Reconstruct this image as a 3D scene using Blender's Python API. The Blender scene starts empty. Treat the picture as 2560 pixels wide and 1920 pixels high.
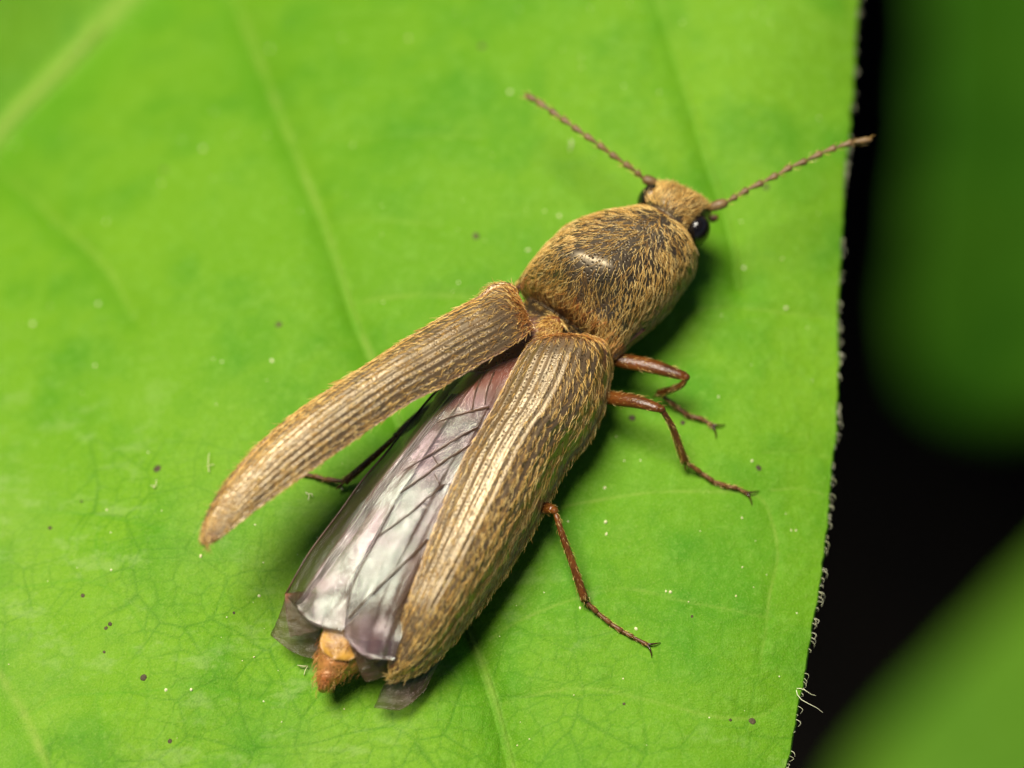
import bpy, math, random
import numpy as np
from mathutils import Vector, Matrix

random.seed(7)
rng = np.random.default_rng(7)
R = math.radians
scn = bpy.context.scene
col = scn.collection
scn.unit_settings.system = 'METRIC'
scn.unit_settings.scale_length = 0.008          # 1 unit = 8 mm: a macro scene, the beetle is about 11 mm long

# ------------------------------------------------------------------ camera
TILT, DIST = R(22), 8.0
CAM = np.array([0, -DIST*math.sin(TILT), DIST*math.cos(TILT)])
FWD = np.array([0, math.sin(TILT), -math.cos(TILT)])
RGT = np.array([1.0, 0, 0])
UPV = np.array([0, math.cos(TILT), math.sin(TILT)])
cd = bpy.data.cameras.new('camera'); cam = bpy.data.objects.new('camera', cd); col.objects.link(cam)
cam.location = CAM; cam.rotation_euler = (TILT, 0, 0)
cd.sensor_width = 36; cd.lens = 36*DIST/2.56
cd.clip_start = 0.1; cd.clip_end = 2000
cd.dof.use_dof = True; cd.dof.focus_distance = DIST-0.27; cd.dof.aperture_fstop = 0.38
scn.camera = cam
scn.cycles.max_bounces = 6; scn.cycles.diffuse_bounces = 3; scn.cycles.transparent_max_bounces = 16

# ------------------------------------------------------------------ light
SUN_DIR = Vector((-0.25, 0.20, 1.0)).normalized()        # towards the light
world = bpy.data.worlds.new('World'); scn.world = world; world.use_nodes = True
wn = world.node_tree.nodes; wl = world.node_tree.links
sky = wn.new('ShaderNodeTexSky'); sky.sky_type = 'NISHITA'; sky.sun_disc = False; sky.dust_density = 0.6; sky.ozone_density = 0.5; sky.air_density = 0.45
sky.sun_elevation = math.asin(SUN_DIR.z); sky.sun_rotation = math.atan2(SUN_DIR.x, SUN_DIR.y)
wl.new(sky.outputs['Color'], wn['Background'].inputs['Color']); wn['Background'].inputs['Strength'].default_value = 0.05
sd = bpy.data.lights.new('sun', 'SUN'); sd.energy = 5.0; sd.angle = R(26); sd.color = (1.0, 0.935, 0.80)
sun = bpy.data.objects.new('sun', sd); col.objects.link(sun)
sun.rotation_euler = SUN_DIR.to_track_quat('Z', 'Y').to_euler()
scn.view_settings.view_transform = 'Standard'; scn.view_settings.look = 'None'
scn.view_settings.exposure = 0.30; scn.view_settings.gamma = 1.0; scn.view_settings.use_curve_mapping = False

# ------------------------------------------------------------------ geometry helpers
def ray(px, py):
    return FWD + RGT*((px-1280)/8000.0) - UPV*((py-960)/8000.0)
def P(px, py, z):
    d = ray(px, py); t = (z-CAM[2])/d[2]
    return CAM + d*t
def PD(px, py, depth):
    return CAM + ray(px, py)*depth
def crom(pts, n):
    """Catmull-Rom resample of a polyline to n points, even by chord length."""
    p = np.asarray(pts, float)
    if len(p) == 2:
        t = np.linspace(0, 1, n)[:, None]; return p[0]*(1-t)+p[1]*t
    q = np.vstack([2*p[0]-p[1], p, 2*p[-1]-p[-2]])
    out = []
    for i in range(1, len(q)-2):
        t = np.linspace(0, 1, 24, endpoint=False)[:, None]
        a, b, c, d = q[i-1], q[i], q[i+1], q[i+2]
        out.append(0.5*((2*b)+(-a+c)*t+(2*a-5*b+4*c-d)*t*t+(-a+3*b-3*c+d)*t**3))
    out = np.vstack(out+[p[-1:]])
    s = np.r_[0, np.cumsum(np.linalg.norm(np.diff(out, axis=0), axis=1))]
    u = np.linspace(0, s[-1], n)
    return np.stack([np.interp(u, s, out[:, k]) for k in range(out.shape[1])], 1)
def norm(v):
    return v/np.maximum(np.linalg.norm(v, axis=-1, keepdims=True), 1e-9)
def smooth(x):
    x = np.clip(x, 0, 1); return x*x*(3-2*x)

# ------------------------------------------------------------------ object helpers
def tag(o, label=None, cat=None, group=None, kind=None):
    if label: o['label'] = label
    if cat: o['category'] = cat
    if group: o['group'] = group
    if kind: o['kind'] = kind
    return o
def empty(name, loc):
    o = bpy.data.objects.new(name, None); col.objects.link(o); o.location = loc; o.empty_display_size = 0.1
    bpy.context.view_layer.update()
    return o
def mesh_obj(name, v, f, mat, parent=None, shade=True, uv=None, attrs=None, colors=None):
    me = bpy.data.meshes.new(name)
    v = np.asarray(v, float)
    f = np.asarray(f) if not isinstance(f, list) else f
    if isinstance(f, np.ndarray):
        me.vertices.add(len(v)); me.vertices.foreach_set('co', v.ravel())
        k = f.shape[1]
        me.loops.add(f.size); me.loops.foreach_set('vertex_index', f.ravel().astype(np.int32))
        me.polygons.add(len(f))
        me.polygons.foreach_set('loop_start', (np.arange(len(f))*k).astype(np.int32))
        me.update(calc_edges=True)
    else:
        me.from_pydata(v.tolist(), [], f); me.update()
    if shade: me.polygons.foreach_set('use_smooth', np.ones(len(me.polygons), bool))
    if uv is not None:
        l = me.uv_layers.new(name='UVMap')
        vi = np.empty(len(me.loops), np.int32); me.loops.foreach_get('vertex_index', vi)
        l.data.foreach_set('uv', np.asarray(uv, np.float32)[vi].ravel())
    for k, a in (attrs or {}).items():
        at = me.attributes.new(k, 'FLOAT', 'POINT'); at.data.foreach_set('value', np.asarray(a, np.float32))
    if colors is not None:
        at = me.attributes.new('Col', 'FLOAT_COLOR', 'POINT')
        c = np.ones((len(v), 4), np.float32); c[:, :3] = colors
        at.data.foreach_set('color', c.ravel())
    if mat: me.materials.append(mat)
    o = bpy.data.objects.new(name, me); col.objects.link(o)
    if parent:
        o.parent = parent
        o.matrix_parent_inverse = parent.matrix_world.inverted()
    return o
def grid_faces(n, m, wrap=False, flip=False, off=0):
    i, j = np.meshgrid(np.arange(n-1), np.arange(m if wrap else m-1), indexing='ij')
    a = i*m+j; b = i*m+(j+1) % m; c = (i+1)*m+(j+1) % m; d = (i+1)*m+j
    f = np.stack([a, b, c, d], -1).reshape(-1, 4)+off
    return f[:, ::-1] if flip else f
def grid_normals(G):
    gu = np.gradient(G, axis=0); gv = np.gradient(G, axis=1)
    n = norm(np.cross(gu, gv))
    return n, norm(gu), norm(gv)
def thick_grid(G, th, N):
    """close a sheet G (n,m,3) into a thin solid; N points to the top side"""
    n, m = G.shape[:2]
    v = np.vstack([G.reshape(-1, 3), (G-N*th).reshape(-1, 3)])
    k = n*m
    up = np.dot(np.cross(G[1, 0]-G[0, 0], G[0, 1]-G[0, 0]), N[0, 0])
    top = grid_faces(n, m, flip=up > 0); bot = grid_faces(n, m, flip=not up > 0, off=k)
    loop = np.r_[np.arange(m), np.arange(1, n)*m+m-1, (n-1)*m+np.arange(m-2, -1, -1), np.arange(n-2, 0, -1)*m]
    nx = np.roll(loop, -1)
    rim = np.stack([loop, nx, nx+k, loop+k], 1)
    if up > 0: rim = rim[:, ::-1]
    return v, np.vstack([top, bot, rim])
def tube_arrays(pts, rad, n=10, flat=None, cap=True):
    """tapered tube; flat=(axis vector, factor) squashes the section along axis"""
    p = np.asarray(pts, float); rad = np.asarray(rad, float)
    t = norm(np.gradient(p, axis=0))
    ref = np.array([0, 0, 1.0]) if abs(t[0][2]) < 0.9 else np.array([1.0, 0, 0])
    a = []; prev = ref
    for k in range(len(p)):
        x = prev-t[k]*np.dot(prev, t[k]); x /= max(np.linalg.norm(x), 1e-9); a.append(x); prev = x
    a = np.array(a); b = np.cross(t, a)
    ph = np.linspace(0, 2*math.pi, n, endpoint=False)
    off = a[:, None]*np.cos(ph)[None, :, None]+b[:, None]*np.sin(ph)[None, :, None]
    if flat is not None:
        ax = norm(np.asarray(flat[0], float)); off = off-ax*(off@ax)[..., None]*(1-flat[1])
    v = (p[:, None]+off*rad[:, None, None]).reshape(-1, 3)
    f = grid_faces(len(p), n, wrap=True).tolist()
    if cap:
        f.append(list(range(n))[::-1]); f.append([(len(p)-1)*n+k for k in range(n)])
    return v, f
def join(parts):
    V, F, o = [], [], 0
    for v, f in parts:
        V.append(np.asarray(v)); f = f.tolist() if isinstance(f, np.ndarray) else f
        F += [[i+o for i in q] for q in f]; o += len(v)
    return np.vstack(V), F
def dome(c, rx, ry, h, n=14, rings=4, nrm=None, ang=0.0):
    """low rounded cap lying on a surface"""
    nrm = np.array([0, 0, 1.0]) if nrm is None else nrm
    x = np.cross([0, 1.0, 0], nrm); x = x/np.linalg.norm(x); y = np.cross(nrm, x)
    v = [c+nrm*h]; f = []
    for r in range(1, rings+1):
        q = r/rings
        for k in range(n):
            a = 2*math.pi*k/n
            ex, ey = math.cos(a)*rx*q, math.sin(a)*ry*q
            e2 = ex*math.cos(ang)-ey*math.sin(ang); e3 = ex*math.sin(ang)+ey*math.cos(ang)
            v.append(c+x*e2+y*e3+nrm*(h*math.sqrt(max(0, 1-q*q))-0.002*(r == rings)))
    for k in range(n): f.append([0, 1+k, 1+(k+1) % n])
    for r in range(rings-1):
        for k in range(n):
            a = 1+r*n+k; b = 1+r*n+(k+1) % n; f.append([a, a+n, b+n, b])
    return np.array(v), f
def hairs(name, pos, nrm, dirs, length, radius, mat, parent, lift=0.16, curl=0.25, droop=0.5, segs=4, kind='stuff'):
    """many short tapered curved bristles in one mesh"""
    n = len(pos); dirs = norm(dirs-nrm*np.sum(dirs*nrm, 1, keepdims=True))
    side = np.cross(nrm, dirs)
    L = np.broadcast_to(length, (n,))[:, None]
    cu = rng.normal(0, curl, (n, 1)); ph = rng.uniform(-1, 1, (n, 1))
    lf = lift*rng.uniform(0.6, 1.5, (n, 1))
    rings = []
    for s in np.linspace(0, 1, segs):
        q = pos+dirs*L*s+nrm*L*(lf*(math.sin(min(1, s*1.25)*math.pi*0.5)-droop*s*s)-0.04*(1-s))\
            + side*L*(cu*s*s+0.10*ph*math.sin(s*5.0))
        rings.append(q)
    C = np.stack(rings, 1)
    t = norm(np.gradient(C, axis=1))
    a = norm(np.cross(t, nrm[:, None])); b = np.cross(a, t)
    r = np.broadcast_to(radius, (n,))[:, None, None]*np.linspace(1, 0.28, segs)[None, :, None]
    ring = np.stack([C+r*(a*math.cos(k)+b*math.sin(k)) for k in (math.pi/2, math.pi*7/6, math.pi*11/6)], 2)
    v = ring.reshape(-1, 3)
    base = (np.arange(n)*segs*3)[:, None, None, None]
    i = np.arange(segs-1)[None, :, None, None]; j = np.arange(3)[None, None, :, None]; j2 = (j+1) % 3
    f = np.concatenate([base+i*3+j, base+i*3+j2, base+(i+1)*3+j2, base+(i+1)*3+j], 3).reshape(-1, 4)
    rnd = np.repeat(rng.random(n), segs*3)
    o = mesh_obj(name, v, f, mat, parent, attrs={'rnd': rnd})
    if kind: o['kind'] = kind
    return o
def sample_grid(G, N, Tu, Tv, n, density=None):
    """random places on a param surface: pos, normal, tangents, (u,v); even by area, thinned by density(u,v)"""
    nu, nv = G.shape[:2]
    ar = np.linalg.norm(np.cross(np.gradient(G, axis=0), np.gradient(G, axis=1)), axis=2)
    U, V = np.meshgrid(np.linspace(0, 1, nu), np.linspace(0, 1, nv), indexing='ij')
    w = ar*(density(U, V) if density else 1.0)
    idx = rng.choice(w.size, n, p=(w/w.sum()).ravel())
    fi = np.clip(idx//nv+rng.uniform(-.5, .5, n), 0, nu-1.001); fj = np.clip(idx % nv+rng.uniform(-.5, .5, n), 0, nv-1.001)
    i = fi.astype(int); j = fj.astype(int); a = (fi-i)[:, None]; b = (fj-j)[:, None]
    bl = lambda A: A[i, j]*(1-a)*(1-b)+A[i+1, j]*a*(1-b)+A[i, j+1]*(1-a)*b+A[i+1, j+1]*a*b
    return bl(G), norm(bl(N)), norm(bl(Tu)), norm(bl(Tv)), fi/(nu-1), fj/(nv-1)
def vnoise(x, y, seed=0):
    """cheap smooth noise: a few summed sines"""
    r = np.random.default_rng(seed); s = 0
    for k in range(6):
        a = r.uniform(0, 6.28); f = r.uniform(.6, 1.6)*(1+k*.35)
        s = s+np.sin((x*math.cos(a)+y*math.sin(a))*f+r.uniform(0, 6.28))/(1+k*.5)
    return s/2.6

def _hash(i, j, s):
    h = (i.astype(np.int64)*374761393+j.astype(np.int64)*668265263+s*1442695041) & 0xffffffff
    h = ((h ^ (h >> 13))*1274126177) & 0xffffffff
    return ((h ^ (h >> 16)) & 0xffffff)/float(0xffffff)
def fbm(x, y, f, octs=4, seed=1, gain=.55):
    """value noise, 0..1"""
    tot = 0; amp = 1; nrm = 0
    for o in range(octs):
        u, v = x*f, y*f; i, j = np.floor(u), np.floor(v); a, b = u-i, v-j; a = a*a*(3-2*a); b = b*b*(3-2*b)
        tot = tot+amp*((_hash(i, j, seed+o)*(1-a)+_hash(i+1, j, seed+o)*a)*(1-b)+(_hash(i, j+1, seed+o)*(1-a)+_hash(i+1, j+1, seed+o)*a)*b)
        nrm += amp; amp *= gain; f *= 2.03
    return tot/nrm
def cell_edge(x, y, f, seed):
    """distance to the nearest border of random cells, in cells"""
    u, v = x*f, y*f; i, j = np.floor(u), np.floor(v); d1 = np.full(u.shape, 9.); d2 = np.full(u.shape, 9.)
    for a in (-1, 0, 1):
        for b in (-1, 0, 1):
            ci, cj = i+a, j+b; d = np.hypot(ci+.1+.8*_hash(ci, cj, seed)-u, cj+.1+.8*_hash(ci, cj, seed+7)-v)
            n1 = np.minimum(d1, d); d2 = np.minimum(d2, np.maximum(d1, d)); d1 = n1
    return d2-d1

# ------------------------------------------------------------------ material helpers
class NT:
    def __init__(s, name):
        s.m = bpy.data.materials.new(name); s.m.use_nodes = True; s.t = s.m.node_tree
        s.b = s.t.nodes['Principled BSDF']; s.out = s.t.nodes['Material Output']
    def n(s, typ, **kw):
        x = s.t.nodes.new(typ)
        for k, v in kw.items():
            if k in x.inputs: s.set(x.inputs[k], v)
            else: setattr(x, k, v)
        return x
    def set(s, sock, v):
        if isinstance(v, bpy.types.NodeSocket): s.t.links.new(v, sock)
        else: sock.default_value = v
    def p(s, **kw):
        for k, v in kw.items(): s.set(s.b.inputs[k.replace('_', ' ')], v)
    def math(s, op, a, b=0.0, clamp=False):
        x = s.t.nodes.new('ShaderNodeMath'); x.operation = op; x.use_clamp = clamp
        s.set(x.inputs[0], a); s.set(x.inputs[1], b); return x.outputs[0]
    def mix(s, fac, a, b, mode='MIX'):
        x = s.t.nodes.new('ShaderNodeMix'); x.data_type = 'RGBA'; x.blend_type = mode
        s.set(x.inputs[0], fac); s.set(x.inputs[6], a); s.set(x.inputs[7], b); return x.outputs[2]
    def ramp(s, fac, stops):
        x = s.t.nodes.new('ShaderNodeValToRGB'); s.set(x.inputs[0], fac)
        e = x.color_ramp.elements
        while len(e) < len(stops): e.new(0.5)
        for q, (pos, c) in zip(e, stops): q.position = pos; q.color = c if len(c) == 4 else (*c, 1)
        return x.outputs[0]
    def rng(s, v, a, b, c=0.0, d=1.0):
        x = s.t.nodes.new('ShaderNodeMapRange'); x.clamp = True
        for k, q in enumerate((v, a, b, c, d)): s.set(x.inputs[k], q)
        return x.outputs[0]
    def noise(s, vec, scale, detail=3, rough=0.55, dist=0.0):
        x = s.n('ShaderNodeTexNoise', Vector=vec, Scale=scale, Detail=detail, Roughness=rough, Distortion=dist); return x.outputs['Fac']
    def vor(s, vec, scale, feature='F1', rand=1.0):
        x = s.t.nodes.new('ShaderNodeTexVoronoi'); x.feature = feature
        s.set(x.inputs['Vector'], vec); s.set(x.inputs['Scale'], scale); s.set(x.inputs['Randomness'], rand); return x.outputs['Distance']
    def bump(s, h, dist, strength=1.0, normal=None):
        x = s.n('ShaderNodeBump', Height=h, Distance=dist, Strength=strength)
        if normal is not None: s.set(x.inputs['Normal'], normal)
        return x.outputs[0]
    def attr(s, name, out='Fac'):
        x = s.t.nodes.new('ShaderNodeAttribute'); x.attribute_name = name; return x.outputs[out]
    def obj(s): return s.n('ShaderNodeTexCoord').outputs['Object']
    def uv(s): return s.n('ShaderNodeTexCoord').outputs['UV']
    def mapping(s, vec, scale=(1, 1, 1), rot=(0, 0, 0), loc=(0, 0, 0)):
        x = s.n('ShaderNodeMapping', Vector=vec, Scale=scale, Rotation=rot, Location=loc); return x.outputs[0]

def mat_leaf():
    k = NT('leaf_green'); o = k.obj()
    c = k.attr('Col', 'Color')
    grain = k.noise(o, 210, 3, .65)
    c = k.mix(k.rng(grain, .52, .76, 0, .42), c, (.30, .46, .09, 1))
    c = k.mix(k.rng(grain, .50, .25, 0, .42), c, (.060, .22, .006, 1))
    k.p(Base_Color=c, Roughness=.50, Specular_IOR_Level=.13)
    nb = k.bump(grain, .005, .6); k.p(Normal=nb)
    tr = k.n('ShaderNodeBsdfTranslucent', Color=(.12, .30, .01, 1))
    mx = k.n('ShaderNodeMixShader'); k.set(mx.inputs[0], .10)
    k.t.links.new(k.b.outputs[0], mx.inputs[1]); k.t.links.new(tr.outputs[0], mx.inputs[2]); k.t.links.new(mx.outputs[0], k.out.inputs[0])
    return k.m
def mat_plainleaf(name, a, b):
    k = NT(name); o = k.obj()
    c = k.mix(k.rng(k.noise(o, .6, 4), .35, .65), (*a, 1), (*b, 1))
    k.p(Base_Color=c, Roughness=.65, Specular_IOR_Level=.12, Normal=k.bump(k.noise(o, 4, 4), .05, .5)); return k.m
def mat_cuticle(name, striae=False, spec=.5, rough=.34, pits=120.0, ior=1.75):
    k = NT(name); o = k.obj()
    c = k.attr('Col', 'Color')
    c = k.mix(k.rng(k.noise(o, 28, 3), .35, .7, 0, .6), c, k.mix(1, c, (1.9, 1.7, 1.4, 1), 'MULTIPLY'))
    pit = k.rng(k.vor(o, pits, 'F1', .7), .16, .42)          # 0 in the pit, 1 between
    sp = k.math('MULTIPLY', k.rng(pit, 0, .6, .10, 1), spec)      # gloss cut in the punctures, imitating light lost in such holes
    nrm = k.bump(pit, .0005 if striae else .0015, .8)
    if striae:
        uv = k.n('ShaderNodeSeparateXYZ', Vector=k.uv())
        v = k.math('ADD', k.math('MULTIPLY', uv.outputs[1], 11.0), k.math('MULTIPLY', k.noise(o, 30, 3), .55))
        gr = k.rng(k.math('ABSOLUTE', k.math('SUBTRACT', k.math('FRACT', v), .5)), .01, .13)
        row = k.math('ABSOLUTE', k.math('SUBTRACT', k.math('FRACT', k.math('MULTIPLY', uv.outputs[0], 85)), .5))
        pr = k.math('MAXIMUM', gr, k.rng(row, .08, .34, 0, .8))
        nrm = k.bump(k.math('MINIMUM', pr, k.math('ADD', gr, .45)), .0009, .9, nrm)
        sp = k.math('MULTIPLY', sp, k.rng(pr, .05, .65, .12, 1))
        c = k.mix(k.rng(pr, 0, .7, .75, 0), c, (.006, .004, .002, 1))  # rows of punctures painted near black, imitating the shade inside them
    c = k.mix(k.rng(pit, 0, .5, .7, 0), c, (.006, .004, .003, 1))  # shade inside the pits painted into the colour
    k.p(Base_Color=c, Roughness=rough, Specular_IOR_Level=sp, Specular_Tint=(1, .84, .58, 1), IOR=ior, Normal=nrm); return k.m
def mat_hair(name, stops, rough=.42):
    k = NT(name); k.p(Base_Color=k.ramp(k.attr('rnd'), stops), Roughness=rough, Specular_IOR_Level=.5); return k.m
def mat_leg():
    k = NT('leg_cuticle'); o = k.obj()
    c = k.mix(k.rng(k.noise(o, 14, 3), .35, .65), (.070, .020, .004, 1), (.165, .052, .008, 1))
    c = k.mix(k.rng(k.noise(o, 90, 2), .5, .75, 0, .5), c, (.03, .010, .003, 1))
    k.p(Base_Color=c, Roughness=.28, Specular_IOR_Level=.5, Subsurface_Weight=.12, Subsurface_Radius=(.02, .006, .002), Subsurface_Scale=1.0,
        Normal=k.bump(k.noise(o, 170, 2), .003, .6)); return k.m
def mat_simple(name, a, b, scale, rough, spec=.5, bs=200, bd=.002):
    k = NT(name); o = k.obj()
    k.p(Base_Color=k.mix(k.rng(k.noise(o, scale, 4), .35, .65), (*a, 1), (*b, 1)), Roughness=rough, Specular_IOR_Level=spec,
        Normal=k.bump(k.noise(o, bs, 2), bd, .6)); return k.m
def mat_wing(name, tint, alpha, spec=1.0, strip=False):
    k = NT(name); o = k.obj(); u = k.uv()
    streak = k.noise(k.mapping(u, (3, 26, 1)), 3.2, 4, .6, .6)
    patch = k.noise(o, 6, 3)
    c = k.mix(k.rng(patch, .40, .62), (*tint, 1), (tint[0]*1.35, tint[1]*1.0, tint[2]*1.35, 1))
    c = k.mix(k.rng(k.noise(o, 17, 3), .52, .70, 0, .7), c, (tint[0]*1.1, tint[1]*1.5, tint[2]*1.3, 1))
    c = k.mix(k.rng(streak, .45, .75, 0, .45), c, (tint[0]*2, tint[1]*2, tint[2]*2, 1))
    crinkle = k.noise(k.mapping(u, (9, 14, 1)), 3.0, 5, .7, 1.5)
    base = k.rng(k.n('ShaderNodeSeparateXYZ', Vector=u).outputs[0], .05, .24, .85, 0)
    c = k.mix(base, c, (.42, .12, .065, 1))         # pink flesh at the hinge
    h = k.math('ADD', k.math('MULTIPLY', streak, .9), k.math('MULTIPLY', crinkle, 2.0))
    h = k.math('ADD', h, k.math('MULTIPLY', k.noise(o, 120, 3, .7), .45))
    al = k.rng(patch, .3, .7, alpha-.1, alpha+.1); sp = spec
    if strip:       # the clear brown strip in front of the leading veins
        st = k.rng(k.n('ShaderNodeSeparateXYZ', Vector=u).outputs[1], .30, .34)
        c = k.mix(st, (.055, .034, .020, 1), c); al = k.math('MULTIPLY', al, k.rng(st, 0, 1, .68, 1)); sp = k.rng(st, 0, 1, .3, spec)
    k.p(Base_Color=c, Roughness=.20, Specular_IOR_Level=sp, Specular_Tint=k.mix(k.rng(k.noise(o, 9, 2), .4, .6), (1, .86, .90, 1), (.90, 1, .90, 1)), IOR=2.1, Alpha=al, Normal=k.bump(h, .0010, .9))
    return k.m

M = dict(
    leaf=mat_leaf(),
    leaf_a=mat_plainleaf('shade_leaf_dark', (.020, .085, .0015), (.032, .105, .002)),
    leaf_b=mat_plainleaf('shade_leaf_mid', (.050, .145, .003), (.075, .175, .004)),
    under=mat_plainleaf('added_shade_leaf', (.010, .022, .004), (.016, .030, .006)),
    soil=mat_simple('soil', (.002, .0016, .0012), (.004, .003, .002), .4, .9, .1, 1.5, .3),
    stem=mat_simple('stem_bark', (.05, .06, .02), (.09, .08, .03), 3, .7, .3, 12, .03),
    shell=mat_cuticle('body_cuticle', False, 1.0, .47, 115),
    elytron=mat_cuticle('elytron_cuticle', True, 1.0, .42, 150, 2.05),
    hair=mat_hair('golden_hair', [(0, (.34, .165, .030)), (.45, (.72, .43, .102)), (1, (1.0, .75, .30))]),
    rusthair=mat_hair('rust_hair', [(0, (.30, .08, .016)), (.5, (.50, .20, .045)), (1, (.62, .36, .11))]),
    fringe=mat_hair('pale_fringe', [(0, (.62, .64, .34)), (1, (.90, .90, .62))]),
    leg=mat_leg(),
    tarsus=mat_simple('tarsus_cuticle', (.085, .030, .007), (.165, .064, .014), 18, .45),
    claw=mat_simple('claw', (.03, .010, .004), (.06, .02, .006), 30, .25),
    antenna=mat_simple('antenna_cuticle', (.12, .066, .022), (.21, .128, .048), 26, .45),
    eye=mat_simple('eye', (.004, .003, .003), (.012, .008, .006), 60, .14, .6, 500, .0008),
    wing=mat_wing('wing_membrane', (.120, .080, .060), .62),
    wingleft=mat_wing('wing_membrane_striped', (.120, .080, .058), .62, 1.0, True),
    wingdark=mat_wing('wing_membrane_brown', (.085, .048, .022), .46, .40),
    vein=mat_simple('wing_vein', (.055, .026, .014), (.12, .065, .035), 20, .4),
    costa=mat_simple('wing_costa', (.10, .08, .07), (.20, .165, .145), 20, .3, .8),
    tergite=mat_simple('tergite', (.22, .09, .014), (.58, .31, .05), 34, .32),
    spot=mat_simple('leaf_spot', (.045, .034, .016), (.10, .080, .035), 60, .7, .3),
    dust=mat_simple('pollen', (.62, .58, .28), (.80, .78, .50), 8, .6, .3),
    lint=mat_simple('lint', (.65, .65, .58), (.8, .8, .74), 8, .5),
)

# ------------------------------------------------------------------ ground far below, and unseen leaves added to shade it
GZ = -60.0
g = mesh_obj('ground', [(-400, -400, GZ), (400, -400, GZ), (400, 400, GZ), (-400, 400, GZ)], [[0, 1, 2, 3]], M['soil'], shade=False)
g['kind'] = 'structure'
def leaf_patch(c, ln, wd, yaw, pitch, roll, nu=7):
    """small bent pointed leaf as faces"""
    rot = Matrix.Rotation(yaw, 3, 'Z') @ Matrix.Rotation(pitch, 3, 'Y') @ Matrix.Rotation(roll, 3, 'X')
    v, f = [], []
    for i in range(nu):
        t = i/(nu-1); hw = wd*.5*(math.sin(math.pi*min(1, t*.97+.02))**.75)
        for s in (-1, 0, 1):
            v.append(c+np.array(rot @ Vector((ln*(t-.5), hw*s, .10*wd*abs(s)-.18*ln*(t-.5)**2))))
    for i in range(nu-1):
        for j in (0, 1): a = i*3+j; f.append([a, a+1, a+4, a+3])
    return v, f
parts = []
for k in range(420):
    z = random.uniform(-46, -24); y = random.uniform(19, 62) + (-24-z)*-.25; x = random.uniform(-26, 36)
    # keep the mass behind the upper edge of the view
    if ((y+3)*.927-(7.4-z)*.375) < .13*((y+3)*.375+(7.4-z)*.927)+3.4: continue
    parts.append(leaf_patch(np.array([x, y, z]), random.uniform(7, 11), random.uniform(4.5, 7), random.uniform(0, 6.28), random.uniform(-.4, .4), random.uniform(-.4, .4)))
for k in range(260):          # lower leaves to the right, out of view, added to shade the soil
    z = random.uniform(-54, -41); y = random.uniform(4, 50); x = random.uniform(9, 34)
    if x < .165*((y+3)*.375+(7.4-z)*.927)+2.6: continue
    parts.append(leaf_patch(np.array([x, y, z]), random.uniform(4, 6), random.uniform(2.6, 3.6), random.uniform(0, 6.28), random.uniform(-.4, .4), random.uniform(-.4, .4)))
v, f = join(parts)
o = mesh_obj('added_shade_leaves', v, f, M['under']); tag(o, 'unseen mass of dark leaves added to shade the ground', 'added_shade_leaves', kind='stuff')

# ------------------------------------------------------------------ the main leaf
# margin on the beetle's side as seen, in photo pixels; it is turned into places on the blade below
MARGIN_PX = [(2150, -60), (2145, 0), (2136, 150), (2126, 280), (2116, 420), (2104, 560), (2098, 700), (2097, 900), (2090, 1050), (2081, 1150),
             (2064, 1330), (2040, 1500), (2010, 1680), (1985, 1820), (1965, 1920), (1945, 2000)]
FOLD = P(150, 165, -.80)
def zbase(x, y):
    m = (1.06*(x-FOLD[0])-(y-FOLD[1]))/1.457; m = np.sqrt(m*m+.012)*np.sign(m+1e-9)
    m = np.where(np.abs(m) < .11, .11, m)
    z = -0.80*np.clip((1.78-m)/1.70, 0, 1)**1.9
    z = np.where(m < 0, -0.83+0.6*np.abs(m)**1.2, z)
    xr = .83-.10*np.clip(-y, 0, 3)
    e = np.clip((x-xr+.42)/.42, 0, 1.6)
    z = z-0.085*e**2
    z = z+.014*vnoise(x*2.3, y*2.3, 3)+.006*vnoise(x*6, y*6, 9)
    return z
def PL(px, py, h=0.0):
    z = 0.0
    for _ in range(12):
        p = P(px, py, z); z = float(zbase(p[0], p[1]))+h
    return P(px, py, z)
mr = np.array([PL(*q)[:2] for q in MARGIN_PX])
RM = np.vstack([[(.95, 3.05), (.97, 2.3), (.96, 1.7)], mr, [(.38, -2.2), (-.7, -4.0), (-2.8, -5.8), (-6.6, -6.6)]])
LM = np.array([(.95, 3.05), (.2, 3.0), (-2, 2.75), (-3.2, 2.2), (-5, 1), (-6.4, -1), (-7, -3.5), (-6.6, -6.6)])
RMc = crom(RM, 900); LMc = crom(LM, 300)
xR = lambda y: np.interp(-y, -RMc[:, 1], RMc[:, 0]); xL = lambda y: np.interp(-y, -LMc[:, 1], LMc[:, 0])
ys = np.r_[np.linspace(3.04, 1.42, 26, endpoint=False), np.linspace(1.42, -1.22, 640), np.linspace(-1.22, -6.58, 70)[1:]]
us = np.r_[np.linspace(0, .03, 7, endpoint=False), np.linspace(.03, 2.62, 620), 2.62+np.linspace(0, 1, 40)[1:]**1.5*1.0]
NF = 627
Y = np.repeat(ys[:, None], len(us), 1)
xr = xR(ys)+.024*(fbm(ys, ys*0, 4.5, 4, 5)-.5)+.004*(fbm(ys, ys*0, 45, 2, 8)-.5); wd = np.maximum(xr-xL(ys), .02)
sc = np.minimum(1, wd*.8/2.62)
X = np.empty_like(Y)
X[:, :NF] = xr[:, None]-us[None, :NF]*sc[:, None]
rest = (us[NF:]-2.62)
X[:, NF:] = X[:, NF-1:NF]+(xL(ys)[:, None]-X[:, NF-1:NF])*rest[None]
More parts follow.
